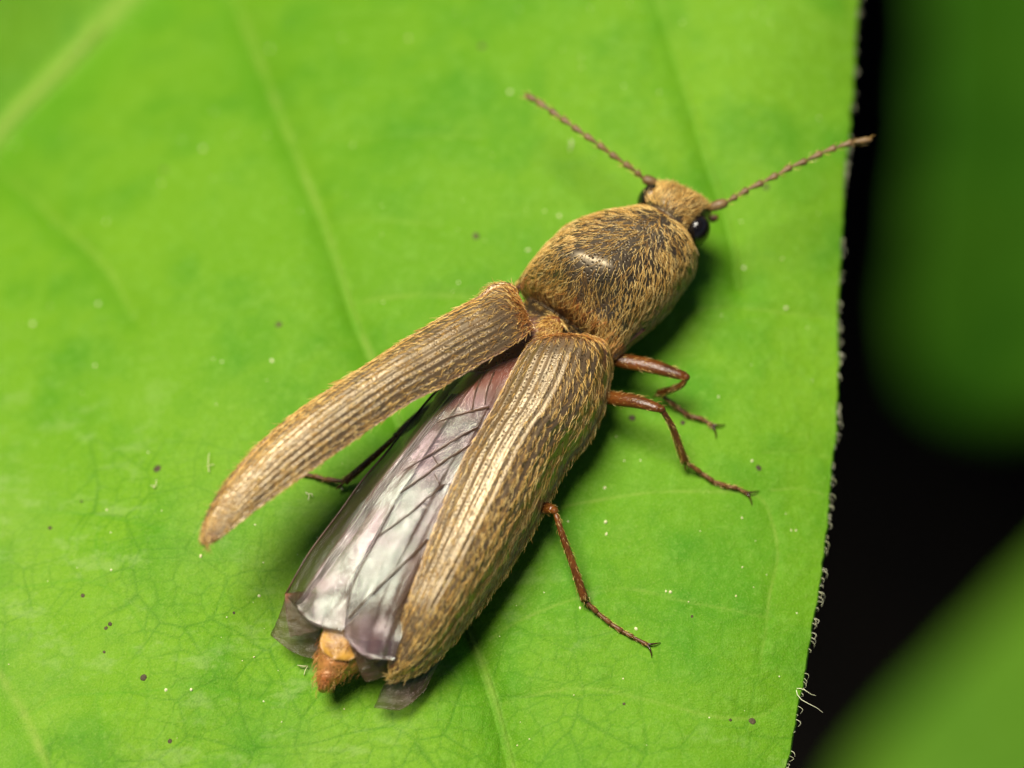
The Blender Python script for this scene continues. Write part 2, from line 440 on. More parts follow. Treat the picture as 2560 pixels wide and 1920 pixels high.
VEINS = [  # photo pixels, width, valley depth, brightness
    ([(-260, 590), (-120, 450), (0, 318), (150, 165), (320, -10), (480, -190), (700, -420)], .030, .030, 1.0),
    ([(-300, 130), (-200, 225), (0, 415), (120, 520), (210, 600), (280, 680), (330, 780)], .010, .045, .30),
    ([(480, -230), (540, -120), (600, 20), (690, 250), (760, 420), (830, 600), (880, 760), (920, 860), (1000, 1050), (1090, 1350), (1170, 1560), (1230, 1720), (1280, 1900), (1320, 2050)], .011, .055, .50),
    ([(-140, 1500), (-60, 1600), (0, 1690), (60, 1790), (110, 1900), (150, 2000)], .012, .012, .95),
    ([(1600, -160), (1640, -40), (1700, 150), (1770, 380), (1830, 560), (1850, 700)], .010, .040, .15),
    ([(720, 335), (900, 345), (1050, 338), (1200, 345)], .007, .010, .15),
    ([(810, 540), (950, 545), (1100, 560)], .007, .010, .15),
    ([(905, 738), (1050, 735), (1180, 742), (1260, 760)], .007, .012, .3),
    ([(620, 30), (800, 40), (1000, 30)], .007, .008, .15),
    ([(1330, 1285), (1390, 1270), (1500, 1247), (1620, 1228), (1760, 1226), (1890, 1236), (1930, 1300), (1945, 1390), (1925, 1480), (1915, 1570), (1900, 1660)], 0.0038, .005, .5),
    ([(1225, 1590), (1280, 1560), (1400, 1510), (1560, 1470), (1700, 1500), (1850, 1530), (1925, 1545)], 0.0038, .005, .45),
    ([(1250, 1750), (1450, 1720), (1600, 1745), (1780, 1790), (1900, 1790), (1960, 1750)], 0.0038, .005, .4),
    ([(1910, 1130), (2000, 1128), (2075, 1140)], .0032, .004, .35),
    ([(1930, 1225), (2000, 1218), (2060, 1235)], .0032, .004, .35),
    ([(1700, 790), (1800, 760), (1930, 770), (2080, 790)], .004, .008, .25),
    ([(0, 1270), (150, 1280), (260, 1290), (420, 1330), (480, 1345), (560, 1420)], .004, .005, -.5),
    ([(-40, 1480), (100, 1460), (220, 1450), (310, 1500), (360, 1580)], .004, .005, -.6),
    ([(60, 1790), (150, 1740), (260, 1730), (380, 1725), (470, 1710), (560, 1730), (700, 1760)], .004, .005, -.6),
    ([(250, 1290), (240, 1370), (260, 1450), (300, 1520)], .004, .004, -.5),
    ([(240, 1730), (250, 1800), (260, 1880), (300, 1940)], .004, .004, -.5),
    ([(470, 1710), (500, 1820), (470, 1900)], .004, .004, -.4),
]
Z = zbase(X, Y)
vein = np.zeros_like(X); vw = np.zeros_like(X); dark_veins_shade = np.zeros_like(X)
for pts, w, dep, br in VEINS:
    q = crom([PL(*p)[:2] for p in pts], 50)
    lo = q.min(0)-.3; hi = q.max(0)+.3
    sel = np.where((X > lo[0]) & (X < hi[0]) & (Y > lo[1]) & (Y < hi[1]))
    if not len(sel[0]): continue
    px_, py_ = X[sel], Y[sel]; best = np.full(len(px_), 1e9); sgn = np.zeros(len(px_))
    for a, b in zip(q[:-1], q[1:]):
        d = b-a; L2 = d@d
        t = np.clip(((px_-a[0])*d[0]+(py_-a[1])*d[1])/L2, 0, 1)
        ex = px_-a[0]-t*d[0]; ey = py_-a[1]-t*d[1]; dd = ex*ex+ey*ey
        m = dd < best; best = np.where(m, dd, best); sgn = np.where(m, np.sign(d[0]*ey-d[1]*ex), sgn)
    d = np.sqrt(best)
    Z[sel] -= dep*np.exp(-d/(w*(5.5 if dep > .035 else 4.0)))*np.clip(d/(w*.7), .75, 1)
    if w > .02: Z[sel] += .022*np.exp(-(d/w)**2)
    if br > 0: vw[sel] = np.where(d < w*3, w, vw[sel])
    if br > 0: vein[sel] = np.maximum(vein[sel], br*np.exp(-(d/w)**2))
    else: dark_veins_shade[sel] = np.maximum(dark_veins_shade[sel], -br*np.exp(-(d/w)**2)*1.3)
    if w >= .010 and br > 0:      # shade painted in as darker green on the tip side of a strong vein
        dark_veins_shade[sel] = np.maximum(dark_veins_shade[sel], .75*np.exp(-((d-w*2.5)/(w*4.0))**2)*(sgn < 0))
net = .12+.88*smooth((-.10-Y-.38*X+.12*vnoise(X*2, Y*2, 5))/.8)
wx = X+.035*(fbm(X, Y, 4, 3, 31)-.5)*2; wy = Y+.035*(fbm(X, Y, 4, 3, 47)-.5)*2
e1 = np.clip(1-cell_edge(wx, wy, 6.5, 3)/.055, 0, 1); e2 = np.clip(1-cell_edge(wx, wy, 17, 5)/.12, 0, 1); e3 = np.clip(1-cell_edge(wx, wy, 40, 9)/.22, 0, 1)
nmask = (.10+.90*net)*np.clip((fbm(X, Y, 2.4, 3, 77)-.22)/.25, 0.15, 1)
netv = np.maximum(e1, np.maximum(.75*e2, .40*e3))*nmask
mid = fbm(X, Y, 7, 5, 13); big = fbm(X, Y, .9, 3, 17); fine = fbm(X, Y, 48, 3, 23, .65)
Z -= .0020*netv; Z += .012*(mid-.5)+.0032*(fine-.5)+.030*(fbm(X, Y, 2.6, 2, 61)-.5)
def lerp(c, k, b): k = np.clip(k, 0, 1)[..., None]; return c*(1-k)+np.array(b)*k
C = np.broadcast_to(np.array([.112, .290, .008]), X.shape+(3,))
C = lerp(C, (big-.3)/.4, (.160, .342, .012)); C = lerp(C, .65*(mid-.45)/.25, (.074, .250, .007)); C = lerp(C, .30*(fine-.5)/.3, (.19, .40, .045))
C = lerp(C, .78*netv, (.050, .185, .004)); C = lerp(C, .5*dark_veins_shade, (.070, .270, .002)); C = lerp(C, .58*vein*np.where(vw > .02, 1, .35+.9*np.clip((fbm(X, Y, 14, 3, 99)-.3)/.35, 0, 1)), (.32, .42, .075))
C = lerp(C, .34*net*np.clip((fbm(X, Y, 3.1, 3, 55)-.3)/.4, 0, 1)*np.clip(.4-X, 0, 1), (.25, .41, .060))
wax = np.clip((fbm(X, Y*2.0, 11, 5, 83, .7)-.56)/.14, 0, 1)*np.clip((fbm(X, Y, 1.8, 2, 91)-.45)/.2, 0, 1)*np.clip(net*1.2, 0, 1)
C = lerp(C, .26*wax, (.33, .46, .15))
G = np.stack([X, Y, Z], 2)
Ng, _, _ = grid_normals(G)
if Ng[200, 200, 2] < 0: Ng = -Ng
root = empty('green_leaf', (.95, 3.05, float(Z[0, 0])))
tag(root, 'large bright green leaf with fringed edge carrying the brown beetle', 'leaf')
n_, m_ = X.shape
top = grid_faces(n_, m_)
if np.cross(G[1, 0]-G[0, 0], G[0, 1]-G[0, 0])[2] > 0: top = top[:, ::-1]
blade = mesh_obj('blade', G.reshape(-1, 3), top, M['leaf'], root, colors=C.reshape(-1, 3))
# underside and rim, coarser
ii = np.r_[np.arange(0, n_-1, 6), n_-1]; jj = np.r_[np.arange(0, m_-1, 6), m_-1]
B = G[np.ix_(ii, jj)]-np.array([0, 0, .014])
nb, mb = B.shape[:2]; bv = [B.reshape(-1, 3)]; bf = grid_faces(nb, mb).tolist()
rim_t = G[:, 0]+np.array([0, 0, .0]); rim_o = G[:, 0]+np.array([.005, 0, -.007]); rim_b = G[:, 0]+np.array([0, 0, -.0145])
rv = np.stack([rim_t, rim_o, rim_b], 1)
v, f = join([(bv[0], bf), (rv.reshape(-1, 3), grid_faces(n_, 3))])
mesh_obj('underside', v, f, M['leaf'], root, colors=np.tile((.13, .33, .02), (len(v), 1)))
pt = crom([(.95, 3.03, Z[0, 0]-.01), (1.15, 3.5, .0), (1.1, 4.1, -.2), (.45, 4.7, -.9)], 16)
mesh_obj('petiole', *tube_arrays(pt, np.linspace(.05, .075, 16), 10), M['stem'], root)
def leafz(x, y):
    i = np.argmin(np.abs(ys-y)); j = np.argmin(np.abs(X[i]-x)); return Z[i, j]
def leafn(x, y):
    i = np.argmin(np.abs(ys-y)); j = np.argmin(np.abs(X[i]-x)); return Ng[i, j]
def onleaf(px, py, h=0.0):
    p = PL(px, py, h)
    for _ in range(4): p = P(px, py, leafz(p[0], p[1])+h)
    return p
# fringe of curled hairs along the margin
pos, nr, dr, ln = [], [], [], []
for k in range(210):
    i = np.random.default_rng(k).integers(15, 665); p = G[i, 0]
    if rng.random() < .35*(math.sin(i*.11)+.6): continue
    pos.append(p+np.array([.003, 0, -.004])); nr.append(norm(np.array([.95, .15, .30])+rng.normal(0, .2, 3)))
    dr.append(np.array([.35, -1, .15])+rng.normal(0, .45, 3)); ln.append(rng.uniform(.009, .022))
hairs('edge_fringe', np.array(pos), np.array(nr), np.array(dr), np.array(ln), .0008, M['fringe'], root, lift=.70, curl=.4, droop=.9, segs=7)
one = onleaf(1990, 1720)
hairs('edge_fringe', np.array([one, one]), np.array([[0, 0, 1.], [0, 0, 1.]]), np.array([[.5, -1, 0], [.8, -.5, 0]]), np.array([.085, .05]), .0015, M['fringe'], root, lift=.2, curl=.2, segs=6)
# dark spots on the blade
SPOTS = [(393, 1172, 11), (359, 1694, 9), (1881, 1803, 9), (1190, 590, 10), (697, 812, 9), (1580, 1045, 9), (1897, 1170, 8), (1707, 1057, 7), (207, 1489, 6),
         (125, 1320, 6), (425, 1853, 6), (265, 1570, 5), (1730, 1541, 4), (260, 1630, 4), (585, 1532, 4), (275, 1560, 6), (1560, 1760, 4), (1205, 115, 9), (1915, 468, 8), (410, 425, 7), (204, 1254, 4), (1826, 1800, 4)]
for px, py, r in SPOTS:
    p = onleaf(px, py); n = leafn(p[0], p[1])
    v, f = dome(p, r*.00115, r*.00105, .0012+.00010*r, nrm=n, ang=random.uniform(0, 3))
    v = v+rng.normal(0, .0004, v.shape)
    mesh_obj('leaf_spot', v, f, M['spot'], root)
# pollen and lint lying on the blade
parts = []
def speck(p, n, r, st=1.0):
    v, f = dome(p, r*st, r, r*1.1, n=7, rings=3, nrm=n, ang=random.uniform(0, 3)); return v, f
pr = np.random.default_rng(21)
known = [(507, 372), (590, 335), (668, 338), (675, 122), (1022, 96), (246, 760), (82, 810), (555, 905), (680, 902), (238, 915), (266, 555), (404, 458), (502, 1390), (278, 1425), (267, 1275), (415, 1725),
         (478, 1724), (648, 1490), (1676, 1480), (1665, 1478), (1855, 1295), (1840, 1490), (1450, 1520), (1590, 1572), (1512, 1220), (1516, 1335), (1514, 1305), (1880, 1152), (855, 1222), (1978, 1326), (1990, 1326), (1420, 1304),
         (1860, 670), (1965, 770), (1398, 540), (1320, 625), (855, 95), (1275, 230)]
for px, py in known+[(pr.uniform(0, 2050), pr.uniform(0, 1900)) for _ in range(150)]:
    p = onleaf(px, py)
    if p[0] > xR(p[1])-.03: continue
    parts.append(speck(p, leafn(p[0], p[1]), pr.uniform(.0022, .0050) if (px, py) in known else pr.uniform(.0010, .0026), pr.uniform(1, 1.7)))
for px, py in [(1430, 352), (772, 1235), (520, 1165), (388, 1215), (945, 1320), (770, 1665)]:
    p0 = onleaf(px, py, .012)
    for q in range(3):
        e = p0+np.array([rng.normal(0, .014), rng.normal(0, .014), rng.uniform(-.008, .004)])
        parts.append(tube_arrays(crom([p0, (p0+e)/2+rng.normal(0, .003, 3), e], 6), np.full(6, .0009), 5))
v, f = join(parts)
o = mesh_obj('pollen_dust', v, f, M['dust']); tag(o, 'pale yellow pollen specks and lint scattered over the large bright leaf', 'pollen', kind='stuff')

# ------------------------------------------------------------------ leaves far behind, and the stems that carry them
def far_leaf(outline, depth, tilt_n, mat, label, base_dir, stem_to):
    c0 = np.mean(outline, 0); cen = PD(c0[0], c0[1], depth); n = norm(np.array(tilt_n, float))
    def hit(px, py):
        d = ray(px, py); t = np.dot(cen-CAM, n)/np.dot(d, n); return CAM+d*t
    O = crom(np.vstack([outline, outline[:1]]), 65)[:-1]
    E = np.array([hit(*q) for q in O]); C = E.mean(0)
    r = 14; ex = norm(E[0]-C); size = np.linalg.norm(E-C, axis=1).mean()
    ax = norm(np.array(base_dir, float)); ax = norm(ax-n*(ax@n))
    perp = np.cross(n, ax)
    grid = []
    for k in range(r+1):
        q = k/r; pts = C+(E-C)*q
        s = (pts-C)@perp/size; l = (pts-C)@ax/size
        pts = pts+n*(size*(.16*np.abs(s)**1.4-.12*l*l+.02*np.sin(l*16+np.abs(s)*9)*(1-q*.3)))[:, None]
        grid.append(pts)
    Gd = np.array(grid); th = n*size*.02
    fr = grid_faces(r+1, 64, wrap=True)
    v = np.vstack([Gd.reshape(-1, 3), (Gd-th).reshape(-1, 3)]); k = (r+1)*64
    e = r*64+np.arange(64); e2 = r*64+(np.arange(64)+1) % 64
    f = np.vstack([fr, fr[:, ::-1]+k, np.stack([e, e2, e2+k, e+k], 1)])
    rt = empty('green_leaf', C); tag(rt, label, 'leaf')
    mesh_obj('blade', v, f, mat, rt)
    proj = (E-C)@ax; bp = E[np.argmax(proj)]
    tp = E[np.argmin(proj)]
    rb = crom([bp, C-n*size*.02, tp], 20); l = (rb-C)@ax/size; rb = rb+n*(size*(.015-.12*l*l))[:, None]
    mesh_obj('midrib', *tube_arrays(rb, np.linspace(.05, .02, 20)*size*.5, 8), mat, rt)
    pe = crom([bp-n*size*.1, (bp*.6+np.array(stem_to)*.4)+n*.6, stem_to], 14)
    mesh_obj('petiole', *tube_arrays(pe, np.full(14, .09), 8), M['stem'], rt)
    return rt
TR = np.array([(2320, -420), (2300, 0), (2285, 330), (2270, 650), (2285, 850), (2350, 975), (2480, 1045), (2680, 1050), (2900, 900), (3020, 500), (2960, 0), (2800, -420), (2540, -640)], float)
BR = np.array([(2680, 1360), (2510, 1530), (2370, 1665), (2255, 1775), (2155, 1890), (2080, 2020), (2060, 2300), (2400, 2480), (2900, 2400), (3180, 2000), (3080, 1500), (2850, 1310)], float)
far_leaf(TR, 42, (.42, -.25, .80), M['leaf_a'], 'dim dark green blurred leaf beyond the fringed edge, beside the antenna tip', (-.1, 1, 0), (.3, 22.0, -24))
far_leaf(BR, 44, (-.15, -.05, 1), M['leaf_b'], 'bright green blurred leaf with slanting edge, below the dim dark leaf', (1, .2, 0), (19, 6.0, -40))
for name, pts, lab in (('plant_stem', [(.2, 26, GZ-.5), (.3, 24, -40), (.3, 22, -24), (.3, 12, -8), (.45, 4.7, -.9), (.5, 3.9, 1.5)], 'green brown stem rising behind the large bright leaf'),
                       ('plant_stem', [(19.5, 5, GZ-.5), (19.2, 5.5, -50), (19, 6, -40), (18.6, 6.2, -34)], 'green brown stem beside the bright blurred leaf')):
    p = crom(pts, 40)
    o = mesh_obj(name, *tube_arrays(p, np.linspace(.30, .09, 40), 10), M['stem']); tag(o, lab, 'stem')

# ------------------------------------------------------------------ the beetle
beetle = empty('click_beetle', tuple(onleaf(1240, 1100)))
tag(beetle, 'golden-haired brown click beetle with one wing case spread, standing on the large leaf', 'beetle')

# body: one continuous loft from the head to the tip of the abdomen
#   left px, right px, z of the side line, height above it, depth below it, roundness
RINGS = [
    ((1690, 478), (1748, 506), .150, .030, .040, 2.0),
    ((1646, 469), (1773, 525), .175, .060, .080, 2.2),
    ((1634, 478), (1770, 542), .180, .086, .095, 2.3),
    ((1625, 498), (1744, 572), .180, .100, .100, 2.2),
    ((1606, 514), (1724, 598), .180, .098, .100, 2.1),
    ((1606, 528), (1722, 610), .180, .088, .095, 2.1),
    ((1596, 534), (1728, 616), .176, .096, .100, 2.2),
    ((1550, 543), (1740, 648), .166, .130, .115, 2.2),
    ((1484, 558), (1735, 682), .155, .158, .120, 2.2),
    ((1415, 586), (1710, 720), .145, .180, .118, 2.2),
    ((1367, 628), (1678, 766), .140, .198, .115, 2.2),
    ((1331, 670), (1640, 806), .138, .207, .110, 2.2),
    ((1306, 699), (1592, 846), .138, .174, .105, 2.2),
    ((1294, 714), (1538, 892), .142, .092, .095, 2.2),
    ((1318, 742), (1498, 866), .120, .020, .080, 2.0),
    ((1288, 775), (1500, 905), .125, .080, .090, 2.1),
    ((1211, 828), (1479, 1002), .120, .105, .090, 2.2),
    ((1088, 997), (1372, 1183), .120, .105, .090, 2.2),
    ((962, 1200), (1238, 1380), .115, .100, .085, 2.2),
    ((867, 1401), (1093, 1549), .110, .095, .080, 2.2),
    ((815, 1545), (972, 1635), .105, .085, .075, 2.1),
    ((796, 1632), (900, 1668), .100, .066, .065, 2.0),
    ((791, 1692), (848, 1702), .095, .036, .050, 2.0),
    ((796, 1726), (814, 1729), .088, .012, .018, 2.0),
]
ctrl = []
for L, Rr, z, ht, hb, ex in RINGS:
    a = P(*L, z); b = P(*Rr, z); ctrl.append(np.r_[a, b, ht, hb, ex])
# even parameter per control ring keeps the waist tight
ctrl = np.array(ctrl); q = np.vstack([2*ctrl[0]-ctrl[1], ctrl, 2*ctrl[-1]-ctrl[-2]])
SUB = 8; rows = []
for i in range(1, len(q)-2):
    for t in np.linspace(0, 1, SUB, endpoint=False):
        a, b, c, d = q[i-1:i+3]; cat = 0.5*((2*b)+(-a+c)*t+(2*a-5*b+4*c-d)*t*t+(-a+3*b-3*c+d)*t**3)
        rows.append(.75*cat+.25*(b*(1-t)+c*t))
rows.append(ctrl[-1]); rows = np.array(rows)
NR = len(rows); NS = 64
ph = np.linspace(0, 2*math.pi, NS, endpoint=False)
BODY = np.empty((NR, NS, 3))
for i, r in enumerate(rows):
    a, b, ht, hb, ex = r[:3], r[3:6], max(r[6], .004), max(r[7], .004), r[8]
    mid = (a+b)/2; half = (b-a)/2
    c = np.sign(np.cos(ph))*np.abs(np.cos(ph))**(2/ex); s = np.sign(np.sin(ph))*np.abs(np.sin(ph))**(2/ex)
    BODY[i] = mid+half[None]*c[:, None]+np.array([0, 0, 1.])*(np.where(s > 0, s*ht, s*hb))[:, None]
ui = np.arange(NR)/SUB          # control ring number
# shallow dents: groove before the base of the shield, dimple on the head, abdomen joints
def gauss(x, c, w): return np.exp(-((x-c)/w)**2)
topw = np.clip(np.sin(ph), 0, 1)
dent = np.zeros((NR, NS))
dent -= (.020*gauss(ui, 12.2, .55))[:, None]*gauss(np.cos(ph), -.42, .16)[None]*topw
dent -= (.020*gauss(ui, 12.2, .55))[:, None]*gauss(np.cos(ph), .40, .16)[None]*topw
dent += (.012*gauss(ui, 11.2, 1.2))[:, None]*gauss(np.cos(ph), .24, .36)[None]*topw
dent += (.008*gauss(ui, 11.3, .7))[:, None]*gauss(np.cos(ph), -.28, .14)[None]*topw
dent -= (.018*gauss(ui, 2.1, .8))[:, None]*gauss(np.cos(ph), .05, .22)[None]*topw
for cc in (17.2, 18, 18.8, 19.6, 20.4, 21.1, 21.8): dent -= (.007*gauss(ui, cc, .10))[:, None]
BODY[:, :, 2] += dent
BODY += (.0016*vnoise(BODY[..., 0]*40, BODY[..., 1]*40, 4))[..., None]*np.array([0, 0, 1.])
# colours of the parts of the body
cdark = np.array([.020, .012, .006]); crust = np.array([.13, .035, .010]); cabd = np.array([.32, .13, .035]); cpink = np.array([.24, .075, .045])
colr = np.empty((NR, NS, 3)); colr[:] = cdark
w = (gauss(ui, 13.3, .5)*.85)[:, None, None]; colr = colr*(1-w)+crust*w
w = (gauss(ui, 6.2, .35)*.4)[:, None, None]; colr = colr*(1-w)+crust*w
w = smooth((ui-15.0)/1.0)[:, None, None]; colr = colr*(1-w)+cpink*w
w = smooth((ui-17.5)/2.0)[:, None, None]; colr = colr*(1-w)+cabd*w
w = (smooth((ui-21.6)/.8)*.8)[:, None, None]; colr = colr*(1-w)+np.array([.30, .075, .015])*w
v = BODY.reshape(-1, 3); f = grid_faces(NR, NS, wrap=True, flip=True).tolist()
f.append(list(range(NS))); f.append([(NR-1)*NS+k for k in range(NS)][::-1])
cc_ = colr.reshape(-1, 3)
for pts in ([(1592, 812, .160), (1566, 842, .158), (1546, 870, .156), (1531, 899, .152)], [(1350, 690, .165), (1326, 700, .162), (1307, 710, .158), (1287, 722, .150)]):   # pointed hind corners
    hv, hf = tube_arrays(crom([P(*q) for q in pts], 12), np.linspace(.030, .004, 12), 12, flat=((0, 0, 1), .6))
    v, f = join([(v, f), (hv, hf)]); cc_ = np.vstack([cc_, np.tile(cdark*.5+crust*.5, (len(hv), 1))])
body = mesh_obj('body', v, f, M['shell'], beetle, colors=cc_)
body['label'] = 'dark brown body with golden hair and shiny humped neck shield'

# hair on head and shield; the tangents run backwards (u) and across (v)
def body_hair(name, n, u0, u1, dens, dirfun, ln, rad, mat, **kw):
    i0, i1 = int(u0*SUB), int(u1*SUB)+1
    sub = BODY[i0:i1]
    sub = np.concatenate([sub, sub[:, :1]], 1)
    N, Tu, Tv = grid_normals(sub)
    c = sub.mean(1, keepdims=True)
    if np.mean(np.sum(N*(sub-c), 2)) < 0: N = -N
    def dd(U, V):
        return dens(u0+U*(u1-u0), V*2*math.pi)*np.clip(N[..., 2]+.55, 0.02, 1)
    p, nn, tu, tv, fu, fv = sample_grid(sub, N, Tu, Tv, n, dd)
    ok = np.ones(n, bool)
    for e in (P(1742, 576, .190),): ok &= np.linalg.norm(p-e, axis=1) > .056
    p, nn, tu, tv, fu, fv = p[ok], nn[ok], tu[ok], tv[ok], fu[ok], fv[ok]; n = len(p)
    uu = u0+fu*(u1-u0); pp = fv*2*math.pi
    return hairs(name, p, nn, dirfun(uu, pp, tu, tv, p), ln*rng.uniform(.65, 1.25, n), rad, mat, body, **kw)
def sh_dir(u, p, tu, tv, pos):
    lat = -np.sign(np.cos(p))*np.abs(np.cos(p))**.7       # tv points to growing angle: right side -> left
    wob = vnoise(pos[:, 0]*16, pos[:, 1]*16, 12)*.45
    # fore part combs outwards, hind part combs back and outwards
    back = np.clip(.25+(u-8.0)*.22, .15, 1.0)
    s = np.where(np.cos(p) > 0, -1, 1)
    return tu*back[:, None]+tv*(s*np.clip(np.abs(np.cos(p))*1.6, .1, 1)*.55+wob)[:, None]+rng.normal(0, .10, pos.shape)
def sh_dens(u, p):
    bald = 1-.93*gauss(u, 11.0, 1.15)*gauss(np.cos(p), .16, .32)*(np.sin(p) > 0)-.55*gauss(u, 10.9, .6)*gauss(np.cos(p), -.26, .13)*(np.sin(p) > 0)
    return np.clip(bald, .05, 1)*(1-.6*smooth((u-12.7)/.6))*(.75+.15*gauss(u, 12.5, 1.0)+.05*np.abs(np.cos(p))**2+.5*gauss(u, 6.2, .8))
body_hair('shield_hair', 3400, 6.0, 13.3, sh_dens, sh_dir,   .028, .0009, M['hair'], lift=.09, curl=.28)
body_hair('shield_hair', 170, 12.6, 13.7, lambda u, p: .3+gauss(np.abs(np.cos(p)), .95, .3), lambda u, p, tu, tv, pos: tu+rng.normal(0, .3, pos.shape), .032, .0010, M['rusthair'], lift=.2)
body_hair('shield_hair', 300, 13.3, 15.3, lambda u, p: np.ones_like(u), lambda u, p, tu, tv, pos: tu+rng.normal(0, .3, pos.shape), .024, .0009, M['hair'], lift=.15)
def hd_dir(u, p, tu, tv, pos):
    return -tu*1.0+tv*(np.where(np.cos(p) > 0, -1, 1)*np.abs(np.cos(p))*.6+vnoise(pos[:, 0]*22, pos[:, 1]*22, 2)*.6)[:, None]+rng.normal(0, .2, pos.shape)
body_hair('head_hair', 1700, 0.5, 5.6, lambda u, p: np.ones_like(u), hd_dir, .026, .0009, M['hair'], lift=.16, curl=.3)
body_hair('abdomen_hair', 170, 20.4, 22.9, lambda u, p: .25+np.abs(np.cos(p)), lambda u, p, tu, tv, pos: tu*.9+rng.normal(0, .35, pos.shape), .022, .0009, M['rusthair'], lift=.45, droop=.2)

# eyes, palps: parts of the body
def ellipsoid(c, ax, n=20, m=28):
    th = np.linspace(.001, math.pi-.001, n); q = np.linspace(0, 2*math.pi, m, endpoint=False)
    A = np.array(ax)
    v = c+(np.sin(th)[:, None]*np.cos(q)[None])[..., None]*A[0]+(np.sin(th)[:, None]*np.sin(q)[None])[..., None]*A[1]+(np.cos(th)[:, None]*np.ones(m)[None])[..., None]*A[2]
    return v.reshape(-1, 3), grid_faces(n, m, wrap=True)
hx = norm(P(1755, 575, .18)-P(1618, 495, .18)); hy = np.cross([0, 0, 1.], hx)
for c, s in ((P(1741, 577, .195), 1), (P(1628, 501, .195), -1)):
    e = mesh_obj('eye', *ellipsoid(c, (hx*.033, hy*.041, np.array([0, 0, .050]))), M['eye'], body); e['label'] = 'glossy black eye'
pp = crom([P(1755, 545, .11), P(1774, 547, .115), P(1784, 546, .115), P(1795, 541, .12)], 12)
mesh_obj('palp', *tube_arrays(pp, [.006, .007, .008, .0075, .006, .007, .009, .010, .010, .009, .008, .004], 9), M['tarsus'], body)
pp = crom([P(1690, 480, .09), P(1692, 468, .09), P(1700, 462, .09)], 8)
mesh_obj('palp', *tube_arrays(pp, [.006, .007, .008, .006, .007, .009, .009, .004], 9), M['tarsus'], body)
# yellow plate of the last but one ring
def plate(ax_px, z0, z1, halfw, mat, name, parent, h=.018):
    n, m = 10, 21; Gp = np.empty((n, m, 3))
    a, b = np.array(P(*ax_px[0], z0)), np.array(P(*ax_px[1], z1)); d = norm(b-a); lat = np.cross(d, [0, 0, 1.])
    for i in range(n):
        t = i/(n-1); wv = halfw*(1 if t < .55 else math.sqrt(max(0, 1-((t-.55)/.45)**2)))
        for j in range(m):
            s = -1+2*j/(m-1)
            Gp[i, j] = a+(b-a)*t+lat*wv*s+np.array([0, 0, h*(1-s*s)*(1-.5*t*t)])
    N, _, _ = grid_normals(Gp)
    if N[n//2, m//2, 2] < 0: N = -N
    v, f = thick_grid(Gp, .006, N)
    return mesh_obj(name, v, f, mat, parent)
t_ = plate(((868, 1560), (836, 1650)), .176, .160, .050, M['tergite'], 'tergite', body, h=.010); t_['label'] = 'shiny yellow plate near the tip of the abdomen'

# scutellum: small hairy shield between the wing case bases
n, m = 12, 13; Gs = np.empty((n, m, 3))
a = P(1398, 796, .222); b = P(1350, 838, .258); d = b-a; lat = norm(np.cross(d, [0, 0, 1.]))
for i in range(n):
    t = i/(n-1); wv = .027*math.sqrt(max(0, 1-(2*t-1)**4))*(1-.35*t)+.002
    for j in range(m):
        s = -1+2*j/(m-1); Gs[i, j] = a+d*t+lat*wv*s+np.array([0, 0, .008*(1-s*s)])
N, Tu, Tv = grid_normals(Gs)
if N[6, 6, 2] < 0: N = -N
v, f = thick_grid(Gs, .02, N)
scu = mesh_obj('scutellum', v, f, M['shell'], beetle, colors=np.tile(crust, (len(v), 1)))
p, nn, tu, tv, fu, fv = sample_grid(Gs, N, Tu, Tv, 230)
hairs('scutellum_hair', p, nn, tu+rng.normal(0, .35, p.shape), .022*rng.uniform(.7, 1.2, len(p)), .0009, M['hair'], scu, lift=.15)

